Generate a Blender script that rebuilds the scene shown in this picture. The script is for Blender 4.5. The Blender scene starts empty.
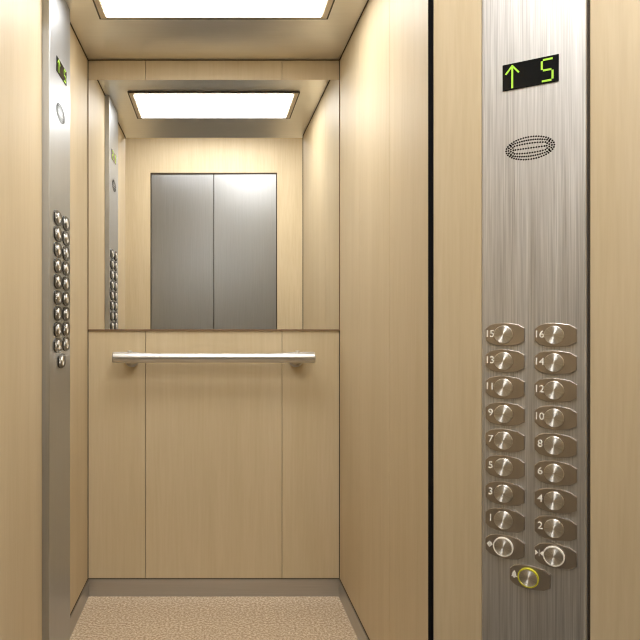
import bpy, bmesh, math, random
from mathutils import Vector, Matrix

random.seed(7)
scene = bpy.context.scene
COL = scene.collection
EYE = 1.2017            # eye height
PI = math.pi

# ------------------------------------------------------------------ materials
def new_mat(name):
    m = bpy.data.materials.new(name)
    m.use_nodes = True
    nt = m.node_tree
    b = nt.nodes['Principled BSDF']
    return m, nt, b

def N(nt, kind, **kw):
    n = nt.nodes.new(kind)
    for k, v in kw.items():
        setattr(n, k, v)
    return n

def ramp(nt, src, stops):
    r = N(nt, 'ShaderNodeValToRGB')
    e = r.color_ramp.elements
    e[0].position, e[0].color = stops[0][0], (*stops[0][1], 1)
    e[1].position, e[1].color = stops[-1][0], (*stops[-1][1], 1)
    for p, c in stops[1:-1]:
        x = e.new(p); x.color = (*c, 1)
    nt.links.new(src, r.inputs['Fac'])
    return r.outputs['Color']

def mapping(nt, scale, loc=(0, 0, 0), coord='Object'):
    tc = N(nt, 'ShaderNodeTexCoord')
    mp = N(nt, 'ShaderNodeMapping')
    mp.inputs['Scale'].default_value = scale
    mp.inputs['Location'].default_value = loc
    nt.links.new(tc.outputs[coord], mp.inputs['Vector'])
    return mp.outputs['Vector']

def noise(nt, vec, scale, detail=3, rough=.5, dist=0.0):
    n = N(nt, 'ShaderNodeTexNoise')
    n.inputs['Scale'].default_value = scale
    n.inputs['Detail'].default_value = detail
    n.inputs['Roughness'].default_value = rough
    n.inputs['Distortion'].default_value = dist
    nt.links.new(vec, n.inputs['Vector'])
    return n.outputs['Fac']

def mixc(nt, fac, a, b, mode='MIX'):
    m = N(nt, 'ShaderNodeMix', data_type='RGBA', blend_type=mode)
    if isinstance(fac, float): m.inputs[0].default_value = fac
    else: nt.links.new(fac, m.inputs[0])
    for i, v in ((6, a), (7, b)):
        if isinstance(v, tuple): m.inputs[i].default_value = (*v, 1)
        else: nt.links.new(v, m.inputs[i])
    return m.outputs[2]

def bump(nt, h, b, strength, dist):
    n = N(nt, 'ShaderNodeBump')
    n.inputs['Strength'].default_value = strength
    n.inputs['Distance'].default_value = dist
    nt.links.new(h, n.inputs['Height'])
    nt.links.new(n.outputs['Normal'], b.inputs['Normal'])

WOOD_LIGHT = (0.575, 0.476, 0.318)
WOOD_DARK = (0.535, 0.436, 0.278)

def wood_mat(name, seed=0.0, streak=1.0, rough=.34, spec=.5):
    m, nt, b = new_mat(name)
    v1 = mapping(nt, (15, 15, 1.1), (seed, seed * 2, seed))
    v2 = mapping(nt, (110, 110, 5.0), (seed * 3, seed, 0))
    v3 = mapping(nt, (3.2, 3.2, .9), (seed, 0, seed))
    n1 = noise(nt, v1, 1.0, 4, .55, .35)
    n2 = noise(nt, v2, 1.0, 3, .6, .2)
    n3 = noise(nt, v3, 1.0, 2, .5)
    c1 = ramp(nt, n1, [(.32, WOOD_DARK), (.68, WOOD_LIGHT)])
    c2 = ramp(nt, n2, [(.30, (.90, .875, .84)), (.62, (1, 1, 1))])
    c3 = ramp(nt, n3, [(.35, (.955, .95, .93)), (.65, (1.0, 1.0, 1.0))])
    c = mixc(nt, .55 * streak, c1, c2, 'MULTIPLY')
    c = mixc(nt, 1.0, c, c3, 'MULTIPLY')
    nt.links.new(c, b.inputs['Base Color'])
    b.inputs['Roughness'].default_value = rough
    b.inputs['IOR'].default_value = 1.45
    b.inputs['Specular IOR Level'].default_value = spec
    bump(nt, n2, b, .04, .001)
    return m

def brushed(name, base, rough, axis='V', scale=260, amt=.10, aniso=0.0, seed=0.0, bmp=.12):
    """brushed steel; axis V: grain runs up and down, H: grain runs sideways"""
    m, nt, b = new_mat(name)
    if axis == 'V':
        s1, s2 = (scale, scale, 5.5), (scale * .30, scale * .30, 2.0)
    else:
        s1, s2 = (5.5, scale, scale), (2.0, scale * .30, scale * .30)
    n1 = noise(nt, mapping(nt, s1, (seed, seed, seed)), 1.0, 2, .5)
    n2 = noise(nt, mapping(nt, s2, (seed, seed, seed)), 1.0, 3, .6)
    lo = tuple(x * (1 - amt * 1.6) for x in base)
    hi = tuple(min(1, x * (1 + amt)) for x in base)
    c1 = ramp(nt, n1, [(.25, lo), (.75, hi)])
    c2 = ramp(nt, n2, [(.3, lo), (.7, hi)])
    nt.links.new(mixc(nt, .32, c1, c2), b.inputs['Base Color'])
    b.inputs['Metallic'].default_value = 1
    mr = N(nt, 'ShaderNodeMapRange')
    mr.inputs['To Min'].default_value = rough * .8
    mr.inputs['To Max'].default_value = rough * 1.25
    nt.links.new(n2, mr.inputs['Value'])
    nt.links.new(mr.outputs['Result'], b.inputs['Roughness'])
    b.inputs['Anisotropic'].default_value = aniso
    if bmp: bump(nt, n1, b, bmp, .0004)
    return m

def plain(name, col, rough=.5, metal=0.0, spec=None):
    m, nt, b = new_mat(name)
    n1 = noise(nt, mapping(nt, (30, 30, 30)), 1.0, 2)
    c = ramp(nt, n1, [(.3, tuple(x * .95 for x in col)), (.7, col)])
    nt.links.new(c, b.inputs['Base Color'])
    b.inputs['Roughness'].default_value = rough
    b.inputs['Metallic'].default_value = metal
    if spec is not None: b.inputs['Specular IOR Level'].default_value = spec
    return m

def emit(name, col, strength):
    m, nt, b = new_mat(name)
    b.inputs['Base Color'].default_value = (*[x * .8 for x in col], 1)
    b.inputs['Emission Color'].default_value = (*col, 1)
    b.inputs['Emission Strength'].default_value = strength
    return m

M = {}
M['wood_back'] = wood_mat('maple_back', 1.3, .9, .42)
M['wood_side'] = wood_mat('maple_side', 4.1, .9, .52, .5)
M['wood_near'] = wood_mat('maple_near', 8.7, 1.3, .56, .9)
M['gap'] = plain('shadow_gap', (.070, .050, .032), .8)
M['jamb'] = plain('jamb_black', (.010, .010, .011), .9, 0, 0.0)
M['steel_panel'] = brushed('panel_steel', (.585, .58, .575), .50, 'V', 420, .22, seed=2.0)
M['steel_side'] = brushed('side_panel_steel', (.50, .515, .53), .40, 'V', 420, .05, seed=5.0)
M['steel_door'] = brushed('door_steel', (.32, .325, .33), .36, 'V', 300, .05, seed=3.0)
M['steel_base'] = brushed('skirting_steel', (.50, .49, .47), .38, 'H', 260, .05, seed=1.0)
M['steel_ceiling'] = brushed('ceiling_steel', (.93, .91, .86), .34, 'H', 200, .03, seed=6.0, bmp=.05)
M['rail'] = brushed('rail_steel', (.62, .605, .575), .34, 'H', 500, .04, seed=9.0, bmp=.03)
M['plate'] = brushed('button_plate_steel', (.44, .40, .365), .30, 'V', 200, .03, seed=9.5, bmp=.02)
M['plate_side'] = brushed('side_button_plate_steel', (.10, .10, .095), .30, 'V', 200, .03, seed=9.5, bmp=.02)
M['black_glass'] = plain('display_glass', (.004, .006, .008), .12, 0, .25)
M['hole'] = plain('grille_hole', (.006, .005, .004), .9, 0, 0.0)
M['numeral'] = plain('numeral_white', (.95, .94, .90), .45)
M['ring_white'] = plain('ring_white', (.88, .86, .80), .3)
M['ring_yellow'] = plain('ring_yellow', (.62, .60, .05), .35)
M['green'] = emit('display_green', (.28, .48, .03), .8)
M['diffuser'] = emit('car_diffuser', (1.0, .99, .97), 14.0)
M['diffuser_fill'] = emit('added_fill_diffuser', (1.0, .99, .97), 35.0)  # glow of the fill lights added out of view on the landing
M['frame_dark'] = plain('light_frame_dark', (.06, .045, .03), .5)
M['frame_metal'] = brushed('light_frame_metal', (.66, .58, .46), .35, 'H', 200, .03, bmp=0)

def dial_mat():
    m, nt, b = new_mat('turned_dial')
    tc = N(nt, 'ShaderNodeTexCoord')
    sep = N(nt, 'ShaderNodeSeparateXYZ')
    nt.links.new(tc.outputs['Object'], sep.inputs[0])
    # turning marks: rings round the dial's own axis plus a little radial mottling
    at = N(nt, 'ShaderNodeMath', operation='ARCTAN2')
    nt.links.new(sep.outputs['X'], at.inputs[0]); nt.links.new(sep.outputs['Z'], at.inputs[1])
    cb = N(nt, 'ShaderNodeCombineXYZ')
    nt.links.new(at.outputs[0], cb.inputs[0])
    n1 = noise(nt, cb.outputs[0], 3.2, 3, .6)
    c = ramp(nt, n1, [(.3, (.64, .61, .57)), (.7, (.86, .84, .80))])
    nt.links.new(c, b.inputs['Base Color'])
    b.inputs['Metallic'].default_value = 1
    b.inputs['Roughness'].default_value = .50
    b.inputs['Anisotropic'].default_value = .96
    b.inputs['Anisotropic Rotation'].default_value = .25
    tg = N(nt, 'ShaderNodeTangent', direction_type='RADIAL', axis='Y')
    nt.links.new(tg.outputs[0], b.inputs['Tangent'])
    return m
M['dial'] = dial_mat()

def mirror_mat():
    m, nt, b = new_mat('mirror_glass')
    b.inputs['Base Color'].default_value = (.95, .955, .945, 1)
    b.inputs['Metallic'].default_value = 1
    b.inputs['Roughness'].default_value = 0.0
    return m
M['mirror'] = mirror_mat()

def floor_mat():
    m, nt, b = new_mat('speckled_floor')
    v = mapping(nt, (1, 1, 1))
    n1 = noise(nt, v, 105, 3, .7)
    n2 = noise(nt, v, 260, 2, .6)
    c1 = ramp(nt, n1, [(.36, (.31, .22, .135)), (.50, (.50, .39, .27)), (.64, (.72, .63, .49))])
    c2 = ramp(nt, n2, [(.33, (.72, .66, .58)), (.55, (1, 1, 1))])
    nt.links.new(mixc(nt, .8, c1, c2, 'MULTIPLY'), b.inputs['Base Color'])
    b.inputs['Roughness'].default_value = .55
    return m
M['floor'] = floor_mat()

# ------------------------------------------------------------------ helpers
def link(name, me, parent=None, loc=(0, 0, 0)):
    o = bpy.data.objects.new(name, me)
    COL.objects.link(o)
    if parent: o.parent = parent
    o.location = loc
    return o

def obj(name, bm, mats, parent=None, loc=(0, 0, 0), smooth=None):
    me = bpy.data.meshes.new(name)
    bm.normal_update()
    bm.to_mesh(me); bm.free()
    for m in (mats if isinstance(mats, (list, tuple)) else [mats]):
        me.materials.append(m)
    if smooth is not None:
        for p in me.polygons: p.use_smooth = True
        try: me.set_sharp_from_angle(angle=math.radians(smooth))
        except Exception: pass
    return link(name, me, parent, loc)

def thing(name, label, cat, loc, rotz=0, group=None):
    o = bpy.data.objects.new(name, None); COL.objects.link(o)
    o.empty_display_size = .1
    o.location = loc; o.rotation_euler = (0, 0, rotz)
    o['label'] = label; o['category'] = cat
    if group: o['group'] = group
    return o

def struct(o, label=None):
    o['kind'] = 'structure'
    if label: o['label'] = label
    return o

def box(bm, x0, x1, y0, y1, z0, z1, mi=0, bev=0, seg=1, T=None):
    vs = [bm.verts.new((x, y, z)) for x in (x0, x1) for y in (y0, y1) for z in (z0, z1)]
    q = [(0, 1, 3, 2), (4, 6, 7, 5), (0, 4, 5, 1), (2, 3, 7, 6), (0, 2, 6, 4), (1, 5, 7, 3)]
    fs = [bm.faces.new([vs[i] for i in f]) for f in q]
    for f in fs: f.material_index = mi
    if T is not None:
        for v in vs: v.co = T @ v.co
    bmesh.ops.recalc_face_normals(bm, faces=fs)
    if bev:
        es = list({e for f in fs for e in f.edges})
        r = bmesh.ops.bevel(bm, geom=es, offset=bev, segments=seg, affect='EDGES', profile=.5)
        for f in r['faces']: f.material_index = mi
    return vs

def prism(bm, pts, y0, y1, mi=0, bev=0, seg=2):
    """outline pts (x, z) counter-clockwise seen from -y, extruded y0 (front, smaller) to y1"""
    f = [bm.verts.new((x, y0, z)) for x, z in pts]
    k = [bm.verts.new((x, y1, z)) for x, z in pts]
    n = len(pts)
    F = [bm.faces.new(f), bm.faces.new(k[::-1])]
    for i in range(n):
        F.append(bm.faces.new((f[(i + 1) % n], f[i], k[i], k[(i + 1) % n])))
    for q in F: q.material_index = mi
    bmesh.ops.recalc_face_normals(bm, faces=F)
    if bev:
        es = list(F[0].edges)
        r = bmesh.ops.bevel(bm, geom=es, offset=bev, segments=seg, affect='EDGES', profile=.5)
        for q in r['faces']: q.material_index = mi

def lathe_y(bm, prof, n=40, mi=0, cx=0, cz=0):
    """prof: list of (r, y) from the front centre outwards; axis along y"""
    rings = []
    for r, y in prof:
        if r < 1e-7: rings.append([bm.verts.new((cx, y, cz))])
        else: rings.append([bm.verts.new((cx + r * math.cos(2 * PI * i / n), y, cz + r * math.sin(2 * PI * i / n))) for i in range(n)])
    F = []
    for a, b in zip(rings, rings[1:]):
        for i in range(n):
            j = (i + 1) % n
            if len(a) == 1: F.append(bm.faces.new((a[0], b[i], b[j])))
            elif len(b) == 1: F.append(bm.faces.new((a[i], b[0], a[j])))
            else: F.append(bm.faces.new((a[i], b[i], b[j], a[j])))
    for f in F: f.material_index = mi
    bmesh.ops.recalc_face_normals(bm, faces=F)

def wall_T(p, ang):
    """local frame of a wall: x along the wall, -y out into the room"""
    return Matrix.Translation((p[0], p[1], 0)) @ Matrix.Rotation(ang, 4, 'Z')

def boards(name, p, ang, seams, z0, z1, wood, holes=(), gap=.0020, thick=.016, kind='structure'):
    """a wall of wood veneer boards with fine open joints in front of a dark backing"""
    bm = bmesh.new()
    a, b = seams[0], seams[-1]
    for i, (s0, s1) in enumerate(zip(seams, seams[1:])):
        if (i in holes): continue
        l = s0 + (gap / 2 if i else 0); r = s1 - (gap / 2 if i < len(seams) - 2 else 0)
        box(bm, l, r, 0, thick, z0, z1, 0, .0008)
    if holes:
        for i, (s0, s1) in enumerate(zip(seams, seams[1:])):
            if i not in holes: box(bm, s0, s1, thick, thick + .03, z0, z1, 1)
    else:
        box(bm, a, b, thick, thick + .03, z0, z1, 1)
    o = obj(name, bm, [wood, M['gap']])
    o.location = (p[0], p[1], 0); o.rotation_euler = (0, 0, ang)
    o['kind'] = kind
    return o

# ------------------------------------------------------------------ room sizes
HW = 0.55               # half width of the car
CEIL = 2.34             # car ceiling
YF = -1.29              # front edge of the car
YR = -1.236             # front edge of the right wall
LZ = 2.92               # landing ceiling
LY = -3.30              # landing far wall
T4, T3 = 4.0770, 3.0
TL = math.hypot(T4, T3)
ANG_R = math.atan2(-T3, T4)
P_R = (HW + .002, -1.270)      # start of the splayed control wall
SPL = 0.75
P_E = (P_R[0] + SPL * math.cos(ANG_R), P_R[1] + SPL * math.sin(ANG_R))

# ------------------------------------------------------------------ car shell
boards('wall_back', (0, 0), 0, [-HW, -.298, .298, HW], 0, CEIL, M['wood_back'])
# left wall: local x runs towards the mirror (+y), room side faces +x
boards('wall_left', (-HW, 0), PI / 2, [YF, -.800, -.480, 0], 0, CEIL, M['wood_side'])
# right wall: facing +x, local x runs towards the landing (-y)
boards('wall_right', (HW, 0), -PI / 2, [0, .40, .846, -YR], 0, CEIL, M['wood_side'])

bm = bmesh.new()
box(bm, -HW - .03, HW + .03, YF, .03, CEIL, CEIL + .03)
struct(obj('ceiling', bm, M['steel_ceiling']))

bm = bmesh.new()
box(bm, -HW - .05, HW + .05, YF, .05, -.05, 0)
struct(obj('floor', bm, M['floor']))
bm = bmesh.new()
box(bm, -P_E[0] - .05, P_E[0] + .05, LY - .05, YF - .001, -.05, 0)
struct(obj('floor_landing', bm, plain('landing_bounce_absorber', (.10, .095, .09), .35)))  # unseen floor, made dark to cut light bouncing onto the lower walls

# skirtings, stainless, with a shadow line above
def skirting(name, p, ang, a, b, h=.0745):
    bm = bmesh.new()
    box(bm, a, b, -.006, -.0005, 0.0005, h, 0)
    box(bm, a, b, -.0025, -.0005, h, h + .004, 1)
    o = obj(name, bm, [M['steel_base'], M['gap']])
    o.location = (p[0], p[1], 0); o.rotation_euler = (0, 0, ang)
    struct(o)
skirting('baseboard_back', (0, 0), 0, -HW + .0005, HW - .0005)
skirting('baseboard_left', (-HW, 0), PI / 2, -.4795, -.0065)
skirting('baseboard_right', (HW, 0), -PI / 2, .0065, -YR - .002)

# dark corner joints and ceiling joint
def trim(name, x0, x1, y0, y1, z0, z1, mat='gap'):
    bm = bmesh.new()
    box(bm, x0, x1, y0, y1, z0, z1)
    struct(obj(name, bm, M[mat]))
trim('trim_1', -HW + .0002, -HW + .0035, -.0035, -.0002, .08, CEIL - .004)
trim('trim_2', HW - .0035, HW - .0002, -.0035, -.0002, .08, CEIL - .004)
trim('trim_3', -HW + .0002, HW - .0002, -.0035, -.0002, CEIL - .0035, CEIL - .0002)
trim('trim_4', -HW + .0002, -HW + .004, -.479, -.004, CEIL - .004, CEIL - .0002)
trim('trim_5', -HW + .0002, -HW + .004, YF, -.801, CEIL - .004, CEIL - .0002)
trim('trim_6', HW - .004, HW - .0002, YR, -.004, CEIL - .004, CEIL - .0002)
# black jamb between the car's right wall and the splayed control wall
trim('trim_7', HW, HW + .05, P_R[1] + .001, YR - .001, 0, LZ, 'jamb')
# front fascia over the car opening
trim('trim_8', -HW - .06, HW + .06, YF - .0, YF + .04, CEIL + .031, LZ, 'wood_near')

# ------------------------------------------------------------------ landing
bm = bmesh.new()
EW = SPL
# splayed wall, right: wood board, recess for the control panel, wood board
PAN0, PAN1 = .1185, .3437
def splay_right():
    bm = bmesh.new()
    box(bm, .001, PAN0 - .0006, 0, .016, 0, LZ, 0, .0008)
    box(bm, PAN1 + .0062, SPL, 0, .016, 0, LZ, 0, .0015)
    box(bm, .001, SPL, .016, .046, 0, LZ, 1)
    o = obj('wall_splay_right', bm, [M['wood_near'], M['gap']])
    o.location = (P_R[0], P_R[1], 0); o.rotation_euler = (0, 0, ANG_R)
    struct(o)
splay_right()
# splayed wall, left (mirror image in plan): local x from the far end to the car edge
ANG_L = -ANG_R
boards('wall_splay_left', (-HW - SPL * math.cos(ANG_R), YF + SPL * math.sin(ANG_R)), ANG_L, [0, SPL - .02], 0, LZ, M['wood_near'])
XL = -HW - SPL * math.cos(ANG_R)
boards('wall_landing_left', (XL, 0), PI / 2, [LY, YF + SPL * math.sin(ANG_R)], 0, LZ, M['wood_near'])
boards('wall_landing_right', (P_E[0], 0), -PI / 2, [-P_E[1], -LY], 0, LZ, M['wood_near'])
bm = bmesh.new()
box(bm, XL - .05, P_E[0] + .05, LY - .05, YF + .04, LZ, LZ + .05)
struct(obj('ceiling_landing', bm, plain('landing_ceiling', (.75, .72, .66), .7)))
# far wall with the lift doors: built facing +y
DW, DZ = .580, 2.556
bm = bmesh.new()
for x0, x1, z0 in ((XL, -DW, 0), (-DW, DW, DZ), (DW, P_E[0], 0)):
    box(bm, x0, x1, LY - .016, LY, z0, LZ, 0, .0006)
    box(bm, x0, x1, LY - .08, LY - .016, z0, LZ, 1)
struct(obj('wall_front', bm, [M['wood_near'], M['gap']]))
bm = bmesh.new()
box(bm, -DW, DW, LY - .10, LY - .075, 0, DZ)
box(bm, -DW, DW, LY - .050, LY - .004, DZ - .008, DZ - .0005)
for s in (-1, 1):
    x0, x1 = sorted((s * (DW - .0005), s * (DW - .005)))
    box(bm, x0, x1, LY - .050, LY - .004, 0, DZ - .008)
door = struct(obj('door_1', bm, M['gap']))
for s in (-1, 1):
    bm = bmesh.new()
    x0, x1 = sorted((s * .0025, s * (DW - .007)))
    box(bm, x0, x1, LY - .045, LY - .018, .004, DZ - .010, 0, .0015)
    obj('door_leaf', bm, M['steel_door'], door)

# ------------------------------------------------------------------ car ceiling light, added landing fill lights
def ceiling_light(name_label, x, y, hx, hy, z, mat, rz=0):
    t = thing('ceiling_light', name_label, 'ceiling light', (x, y, z), rz)
    bm = bmesh.new()      # dark outer edge and the bevelled metal frame inside it
    def ringbox(a, b, z0, z1, mi):
        # a: (hx, hy) outer, b: inner
        box(bm, -a[0], a[0], -a[1], -b[1], z0, z1, mi)
        box(bm, -a[0], a[0], b[1], a[1], z0, z1, mi)
        box(bm, -a[0], -b[0], -b[1], b[1], z0, z1, mi)
        box(bm, b[0], a[0], -b[1], b[1], z0, z1, mi)
    ringbox((hx, hy), (hx - .006, hy - .006), -.008, -.0005, 0)
    ringbox((hx - .0062, hy - .0062), (hx - .024, hy - .024), -.008, -.0005, 1)
    ringbox((hx - .0242, hy - .0242), (hx - .0295, hy - .0295), -.006, -.0005, 1)
    obj('frame', bm, [M['frame_dark'], M['frame_metal']], t)
    bm = bmesh.new()
    box(bm, -hx + .0300, hx - .0300, -hy + .0300, hy - .0300, -.0120, -.0005)
    obj('diffuser', bm, mat, t)
    return t
ceiling_light('white rectangular light panel with thin dark frame in the metal lift ceiling', 0, -.640, .428, .219, CEIL, M['diffuser'])
ceiling_light('square white fill light added to the landing ceiling to brighten the control wall', .48, -2.08, .27, .27, LZ, M['diffuser_fill'])  # fill light added out of view for the splayed control wall
ceiling_light('long white fill light added to the landing ceiling to brighten the steel door wall', 0, -2.72, .55, .13, LZ, M['diffuser_fill'])  # second unseen fill, added to brighten the far wall in the mirror

# ------------------------------------------------------------------ mirror
MZ0, MZ1 = EYE - .0375, EYE + 1.049
t = thing('wall_mirror', 'wide frameless mirror on the back wall above the handrail', 'mirror', (0, -.001, MZ0))
bm = bmesh.new()
box(bm, -.5455, .5455, -.005, -.0005, 0, MZ1 - MZ0)
obj('mirror_glass', bm, M['mirror'], t)
bm = bmesh.new()
box(bm, -.5455, .5455, -.0065, -.0002, -.0055, -.0002)
for s in (-1, 1):
    x0, x1 = sorted((s * .5457, s * .5485))
    box(bm, x0, x1, -.0065, -.0002, -.0055, MZ1 - MZ0)
obj('edge_strip', bm, plain('mirror_edge', (.20, .12, .065), .5), t)

# ------------------------------------------------------------------ handrail
RZ = EYE - .157
t = thing('handrail', 'round brushed metal handrail across the back wall under the mirror', 'handrail', (0, 0, RZ))
def tube_x(bm, segs, n=28):
    rings = []
    for x, r, flat in segs:
        ring = []
        for i in range(n):
            a = 2 * PI * i / n
            yy, zz = r * math.cos(a), r * math.sin(a)
            if zz > flat: zz = flat
            ring.append(bm.verts.new((x, yy, zz)))
        rings.append(ring)
    F = []
    for a, b in zip(rings, rings[1:]):
        for i in range(n):
            j = (i + 1) % n
            F.append(bm.faces.new((a[i], a[j], b[j], b[i])))
    F.append(bm.faces.new(rings[0])); F.append(bm.faces.new(rings[-1]))
    bmesh.ops.recalc_face_normals(bm, faces=F)
RY = -.068
bm = bmesh.new()
tube_x(bm, [(-.36, .0215, .0165), (-.30, .0215, .0165), (.30, .0215, .0165), (.36, .0215, .0165)], 40)
obj('rail_bar', bm, M['rail'], t, (0, RY, 0), 40)
for s in (-1, 1):
    bm = bmesh.new()
    R_ = .0240
    sg = [(s * .240, .0218, .0165), (s * .275, .0228, .0178), (s * .335, .0236, .0225), (s * .362, R_, R_), (s * .428, R_, R_), (s * .4315, R_ - .003, R_)]
    tube_x(bm, sg, 40)
    e = obj('rail_end', bm, M['rail'], t, (0, RY, 0), 40)
    # bracket: flange on the wall, arm tapering into the rail
    bm = bmesh.new()
    lathe_y(bm, [(0, RY + .004), (.011, RY + .004), (.0125, RY + .03), (.017, -.024), (.025, -.010), (.031, -.0085), (.0315, -.0005), (0, -.0005)], 32)
    b_ = obj('bracket', bm, M['rail'], t, (s * .358, 0, -.014), 40)
    bm = bmesh.new()
    lathe_y(bm, [(0, -.0032), (.010, -.003), (.011, -.001), (.011, .006), (0, .006)], 24)
    k = obj('bracket_cap', bm, M['rail'], b_, (0, RY, .014 + .0265), 40)
    k.rotation_euler = (-PI / 2, 0, 0)

# ------------------------------------------------------------------ control panels
def text_mesh(s, size, depth=.0006):
    cu = bpy.data.curves.new('numeral', 'FONT')
    cu.body = s; cu.size = size; cu.align_x = 'CENTER'; cu.align_y = 'CENTER'
    cu.extrude = depth; cu.space_character = .95; cu.offset = .0001
    o = bpy.data.objects.new('tmp_numeral', cu); COL.objects.link(o)
    dg = bpy.context.evaluated_depsgraph_get(); dg.update()
    me = bpy.data.meshes.new_from_object(o.evaluated_get(dg))
    bpy.data.objects.remove(o); bpy.data.curves.remove(cu)
    me.transform(Matrix.Rotation(PI / 2, 4, 'X'))
    me.materials.clear(); me.materials.append(M['numeral'])
    return me

def seg_line(bm, a, b, w, y0, y1):
    a, b = Vector(a), Vector(b)
    d = (b - a).normalized(); n = Vector((-d.y, d.x)) * w / 2
    prism(bm, [tuple(a - n), tuple(b - n), tuple(b + n), tuple(a + n)], y0, y1)

def symbol_mesh(kind):
    bm = bmesh.new()
    y0, y1 = -.0006, .0006
    if kind == 'open':         # door open: two triangles pointing outwards round a bar
        prism(bm, [(-.0012, -.0062), (-.0012, .0062), (-.0068, 0)][::-1], y0, y1)
        prism(bm, [(.0012, -.0062), (.0012, .0062), (.0068, 0)], y0, y1)
        prism(bm, [(-.0004, -.0072), (.0004, -.0072), (.0004, .0072), (-.0004, .0072)], y0, y1)
    elif kind == 'close':      # door close: two triangles pointing inwards to a bar
        prism(bm, [(-.0082, -.0058), (-.0016, 0), (-.0082, .0058)], y0, y1)
        prism(bm, [(.0082, -.0058), (.0082, .0058), (.0016, 0)], y0, y1)
        prism(bm, [(-.0005, -.0075), (.0005, -.0075), (.0005, .0075), (-.0005, .0075)], y0, y1)
    else:                      # bell
        pts = [(-.0068, -.0050), (.0068, -.0050), (.0045, -.0030), (.0042, .0020), (.0032, .0052), (.0010, .0068), (.0008, .0085), (-.0008, .0085), (-.0010, .0068), (-.0032, .0052), (-.0042, .0020), (-.0045, -.0030)]
        prism(bm, pts, y0, y1)
        prism(bm, [(-.0020, -.0075), (.0020, -.0075), (.0020, -.0055), (-.0020, -.0055)], y0, y1)
    me = bpy.data.meshes.new('symbol')
    bm.normal_update(); bm.to_mesh(me); bm.free()
    me.materials.append(M['numeral'])
    return me

MESH_CACHE = {}
def glyph(s):
    if s not in MESH_CACHE:
        MESH_CACHE[s] = symbol_mesh(s) if s in ('open', 'close', 'bell') else text_mesh(s, .0232)
    return MESH_CACHE[s]

def plate_outline(sx, sz):
    """long lozenge with bowed top and bottom and blunt ends; dial centre at 0, 0"""
    xl, xr, h = -.0410 * sx, .0462 * sx, .0277 * sz
    he = .0155 * sz
    pts = []
    xc0, xc1 = -.017 * sx, .013 * sx
    # bottom, left to right
    pts += [(xl, -he * .85), (xl + .010 * sx, -h * .80), (xc0, -h * .95), (0, -h), (xc1, -h * .97), (xr - .014 * sx, -h * .86), (xr, -he)]
    pts += [(xr, he), (xr - .014 * sx, h * .86), (xc1, h * .97), (0, h), (xc0, h * .95), (xl + .010 * sx, h * .80), (xl, he * .85)]
    return pts

def button_set(panel, y, spec, x, z, sx, sz, pm):
    """spec: text or symbol, ring colour"""
    key = ('plate', sx, sz)
    if key not in MESH_CACHE:
        bm = bmesh.new()
        prism(bm, plate_outline(sx, sz), -.0045, 0, 0, .0014, 2)
        me = bpy.data.meshes.new('button'); bm.normal_update(); bm.to_mesh(me); bm.free()
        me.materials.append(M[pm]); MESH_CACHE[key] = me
    b = link('button', MESH_CACHE[key], panel, (x, y - .0002, z))
    g, ringm = spec
    rr = .0207
    if 'dial' not in MESH_CACHE:
        bm = bmesh.new()
        lathe_y(bm, [(0, -.0058), (rr - .0012, -.0052), (rr, -.0040), (rr + .0003, 0), (0, 0)], 56)
        me = bpy.data.meshes.new('button_dial'); bm.normal_update(); bm.to_mesh(me); bm.free()
        for p in me.polygons: p.use_smooth = True
        me.set_sharp_from_angle(angle=math.radians(25))
        me.materials.append(M['dial']); MESH_CACHE['dial'] = me
        bm = bmesh.new()
        lathe_y(bm, [(rr - .0006, -.0064), (rr + .0016, -.0060), (rr + .0020, -.003), (rr + .0020, 0), (rr - .0006, 0), (rr - .0006, -.0064)], 56)
        me = bpy.data.meshes.new('dial_ring'); bm.normal_update(); bm.to_mesh(me); bm.free()
        MESH_CACHE['ring'] = me
    dl = link('button_dial', MESH_CACHE['dial'], b, (0, -.0046, 0))
    if sx > 1: dl.scale = (.95, .5, .82)
    link('button_symbol' if g in ('open', 'close', 'bell') else 'button_numeral', glyph(g), b, ((-.0310 if len(g) == 2 or len(g) > 3 else -.0290) * max(sx, 1), -.0052, .001))
    if ringm and sx <= 1:
        me = MESH_CACHE['ring']
        key = 'ring' + ringm
        if key not in MESH_CACHE:
            c = me.copy(); c.materials.append(M[ringm]); MESH_CACHE[key] = c
        r = link('dial_ring', MESH_CACHE[key], b, (0, -.0047, 0))
        if ringm == 'ring_yellow': r['label'] = 'yellow ring'
    return b

def display(panel, cx, cz, w, h, y):
    bm = bmesh.new()
    box(bm, -w / 2, w / 2, -.0022, 0, -h / 2, h / 2, 0, .0005)
    d = obj('display', bm, M['black_glass'], panel, (cx, y, cz))
    k = w / .1209; q = h / .0619
    bm = bmesh.new()
    a = -.0385
    lw = .0042
    P = lambda u, v: (u * k, v * q)
    seg_line(bm, P(a, -.0275), P(a, .0235), lw, -.0008, 0)
    seg_line(bm, P(a - .0145, .0070), P(a + .0005, .0255), lw * .9, -.0008, 0)
    seg_line(bm, P(a - .0005, .0255), P(a + .0145, .0070), lw * .9, -.0008, 0)
    obj('direction_arrow', bm, M['green'], d, (0, -.0024, 0))
    bm = bmesh.new()
    c = .0365; hw = .0112; tp, mid, bt = .0235, -.0005, -.0250
    lw = .0042; g = .0024
    for p0, p1 in (((c - hw + g, tp), (c + hw, tp)), ((c - hw, tp - g), (c - hw, mid + g)),
                   ((c - hw + g, mid), (c + hw - g, mid)), ((c + hw, mid - g), (c + hw, bt + g)),
                   ((c - hw, bt), (c + hw - g, bt))):
        seg_line(bm, P(*p0), P(*p1), lw, -.0008, 0)
    obj('floor_number', bm, M['green'], d, (0, -.0024, 0))

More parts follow.
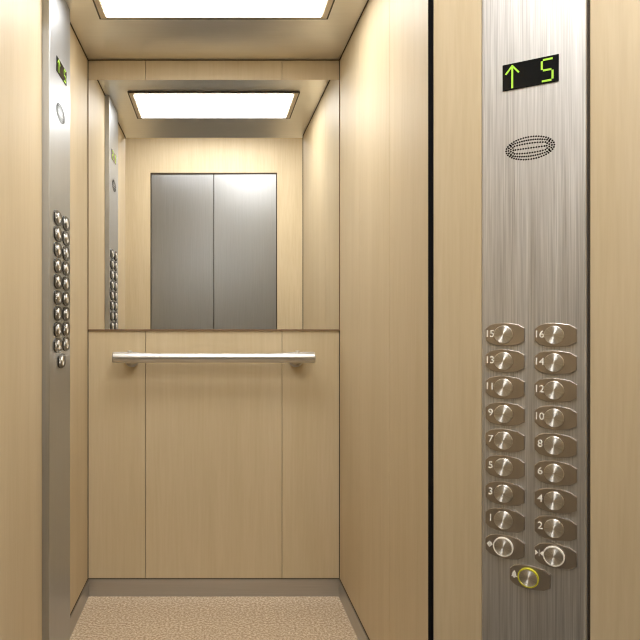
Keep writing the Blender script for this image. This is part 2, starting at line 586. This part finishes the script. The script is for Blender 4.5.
def grille(panel, cx, cz, w, h, y):
    bm = bmesh.new()
    a0, b0 = w / 2 - .002, h / 2 - .002
    dots = []
    def ell(a, b, n, ph=0):
        # roughly even spacing along the ellipse
        L = 0; P = []
        K = 720
        pr = None; acc = [0]
        for i in range(K + 1):
            t_ = 2 * PI * i / K + ph
            p = (a * math.cos(t_), b * math.sin(t_))
            if pr: acc.append(acc[-1] + math.hypot(p[0] - pr[0], p[1] - pr[1]))
            P.append(p); pr = p
        for j in range(n):
            tgt = acc[-1] * j / n
            i = next(i for i, v in enumerate(acc) if v >= tgt)
            dots.append(P[i])
    ell(a0, b0, 46)
    def lens(hx, hz, n):       # upper and lower bowed rows
        for j in range(n):
            u = -1 + 2 * j / (n - 1)
            zz = hz * math.sqrt(max(0, 1 - (u * hx / (a0 * 1.02)) ** 2))
            dots.append((u * hx, zz)); dots.append((u * hx, -zz))
    lens(a0 * .80, b0 * .72, 18)
    lens(a0 * .64, b0 * .43, 13)
    for j in range(12):
        dots.append(((-1 + 2 * j / 11) * a0 * .60, 0))
    for s in (-1, 1):
        for xx, zz in ((.90, 0), (.88, .22), (.88, -.22), (.80, .10), (.80, -.10), (.79, .34), (.79, -.34), (.71, .22), (.71, -.22), (.69, 0)):
            dots.append((s * xx * a0, zz * b0))
    for x, z in dots:
        n = 8; r = .0022 * (w / .1065)
        vs = [bm.verts.new((x + r * math.cos(2 * PI * i / n), -.0004, z + r * math.sin(2 * PI * i / n))) for i in range(n)]
        c = bm.verts.new((x, -.0004, z))
        for i in range(n): bm.faces.new((vs[i], vs[(i + 1) % n], c))
    obj('speaker_grille', bm, M['hole'], panel, (cx, y, cz))

def control_panel(label, loc, rotz, w, proud, back, z1, mat, cols, row0, pitch, bell, sx, sz, disp, gril, bevel=.0045, pm='plate', bell_ring='ring_yellow'):
    t = thing('control_panel', label, 'elevator control panel', loc, rotz, None)
    bm = bmesh.new()
    vs = box(bm, -w / 2, w / 2, -proud, back, .001, z1, 0)
    es = [e for e in bm.edges if all(abs(v.co.y + proud) < 1e-6 for v in e.verts) and abs(e.verts[0].co.x - e.verts[1].co.x) < 1e-6]
    bmesh.ops.bevel(bm, geom=es, offset=bevel, segments=3, affect='EDGES', profile=.5)
    obj('faceplate', bm, mat, t)
    y = -proud
    left = ['15', '13', '11', '9', '7', '5', '3', '1', 'open']
    right = ['16', '14', '12', '10', '8', '6', '4', '2', 'close']
    for cx, names in zip(cols, (left, right)):
        for i, g in enumerate(names):
            button_set(t, y, (g, 'ring_white' if g in ('open', 'close') else None), cx, EYE + row0 - i * pitch, sx, sz, pm)
    button_set(t, y, ('bell', bell_ring), bell[0], EYE + bell[1], sx, sz, pm)
    display(t, disp[0], EYE + disp[1], disp[2], disp[3], y)
    grille(t, gril[0], EYE + gril[1], gril[2], gril[3], y)
    return t

pc = (PAN0 + PAN1) / 2
control_panel('wide brushed steel lift control panel with large numbered buttons, on the near right wall',
              (P_R[0] + pc * math.cos(ANG_R), P_R[1] + pc * math.sin(ANG_R), 0), ANG_R,
              PAN1 - PAN0, .004, .0155, LZ - .002, M['steel_panel'],
              (.1700 - pc, .2786 - pc), -.0325, .0626, (.2250 - pc, -.5940), 1.0, 1.0,
              (.22755 - pc, .573, .1209, .0619), (.2268 - pc, .4000, .1075, .056))
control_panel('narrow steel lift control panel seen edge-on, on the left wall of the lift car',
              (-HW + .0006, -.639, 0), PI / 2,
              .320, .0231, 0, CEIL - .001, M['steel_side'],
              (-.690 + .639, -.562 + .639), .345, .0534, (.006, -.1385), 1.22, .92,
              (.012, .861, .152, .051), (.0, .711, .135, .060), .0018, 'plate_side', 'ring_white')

# ------------------------------------------------------------------ camera
cam = bpy.data.cameras.new('camera')
cam.sensor_width = 36
cam.lens = 687.3 / 640 * 36
cam.shift_x = (320 - 213.75) / 640
cam.shift_y = .7 / 640
cam.clip_start = .05
co = bpy.data.objects.new('camera', cam); COL.objects.link(co)
co.location = (0, -3.0, EYE)
co.rotation_euler = (PI / 2, 0, 0)
scene.camera = co

w = bpy.data.worlds.new('world'); scene.world = w
w.use_nodes = True
w.node_tree.nodes['Background'].inputs[0].default_value = (.8, .8, .8, 1)
w.node_tree.nodes['Background'].inputs[1].default_value = .0

scene.cycles.filter_width = 1.15
vs = scene.view_settings
vs.view_transform = 'Standard'; vs.look = 'None'; vs.gamma = 1; vs.use_curve_mapping = False
vs.exposure = 0.0
scene.cycles.max_bounces = 14
scene.cycles.diffuse_bounces = 8
scene.cycles.glossy_bounces = 8
scene.cycles.sample_clamp_indirect = 6
scene.cycles.use_denoising = True
scene.cycles.blur_glossy = .3
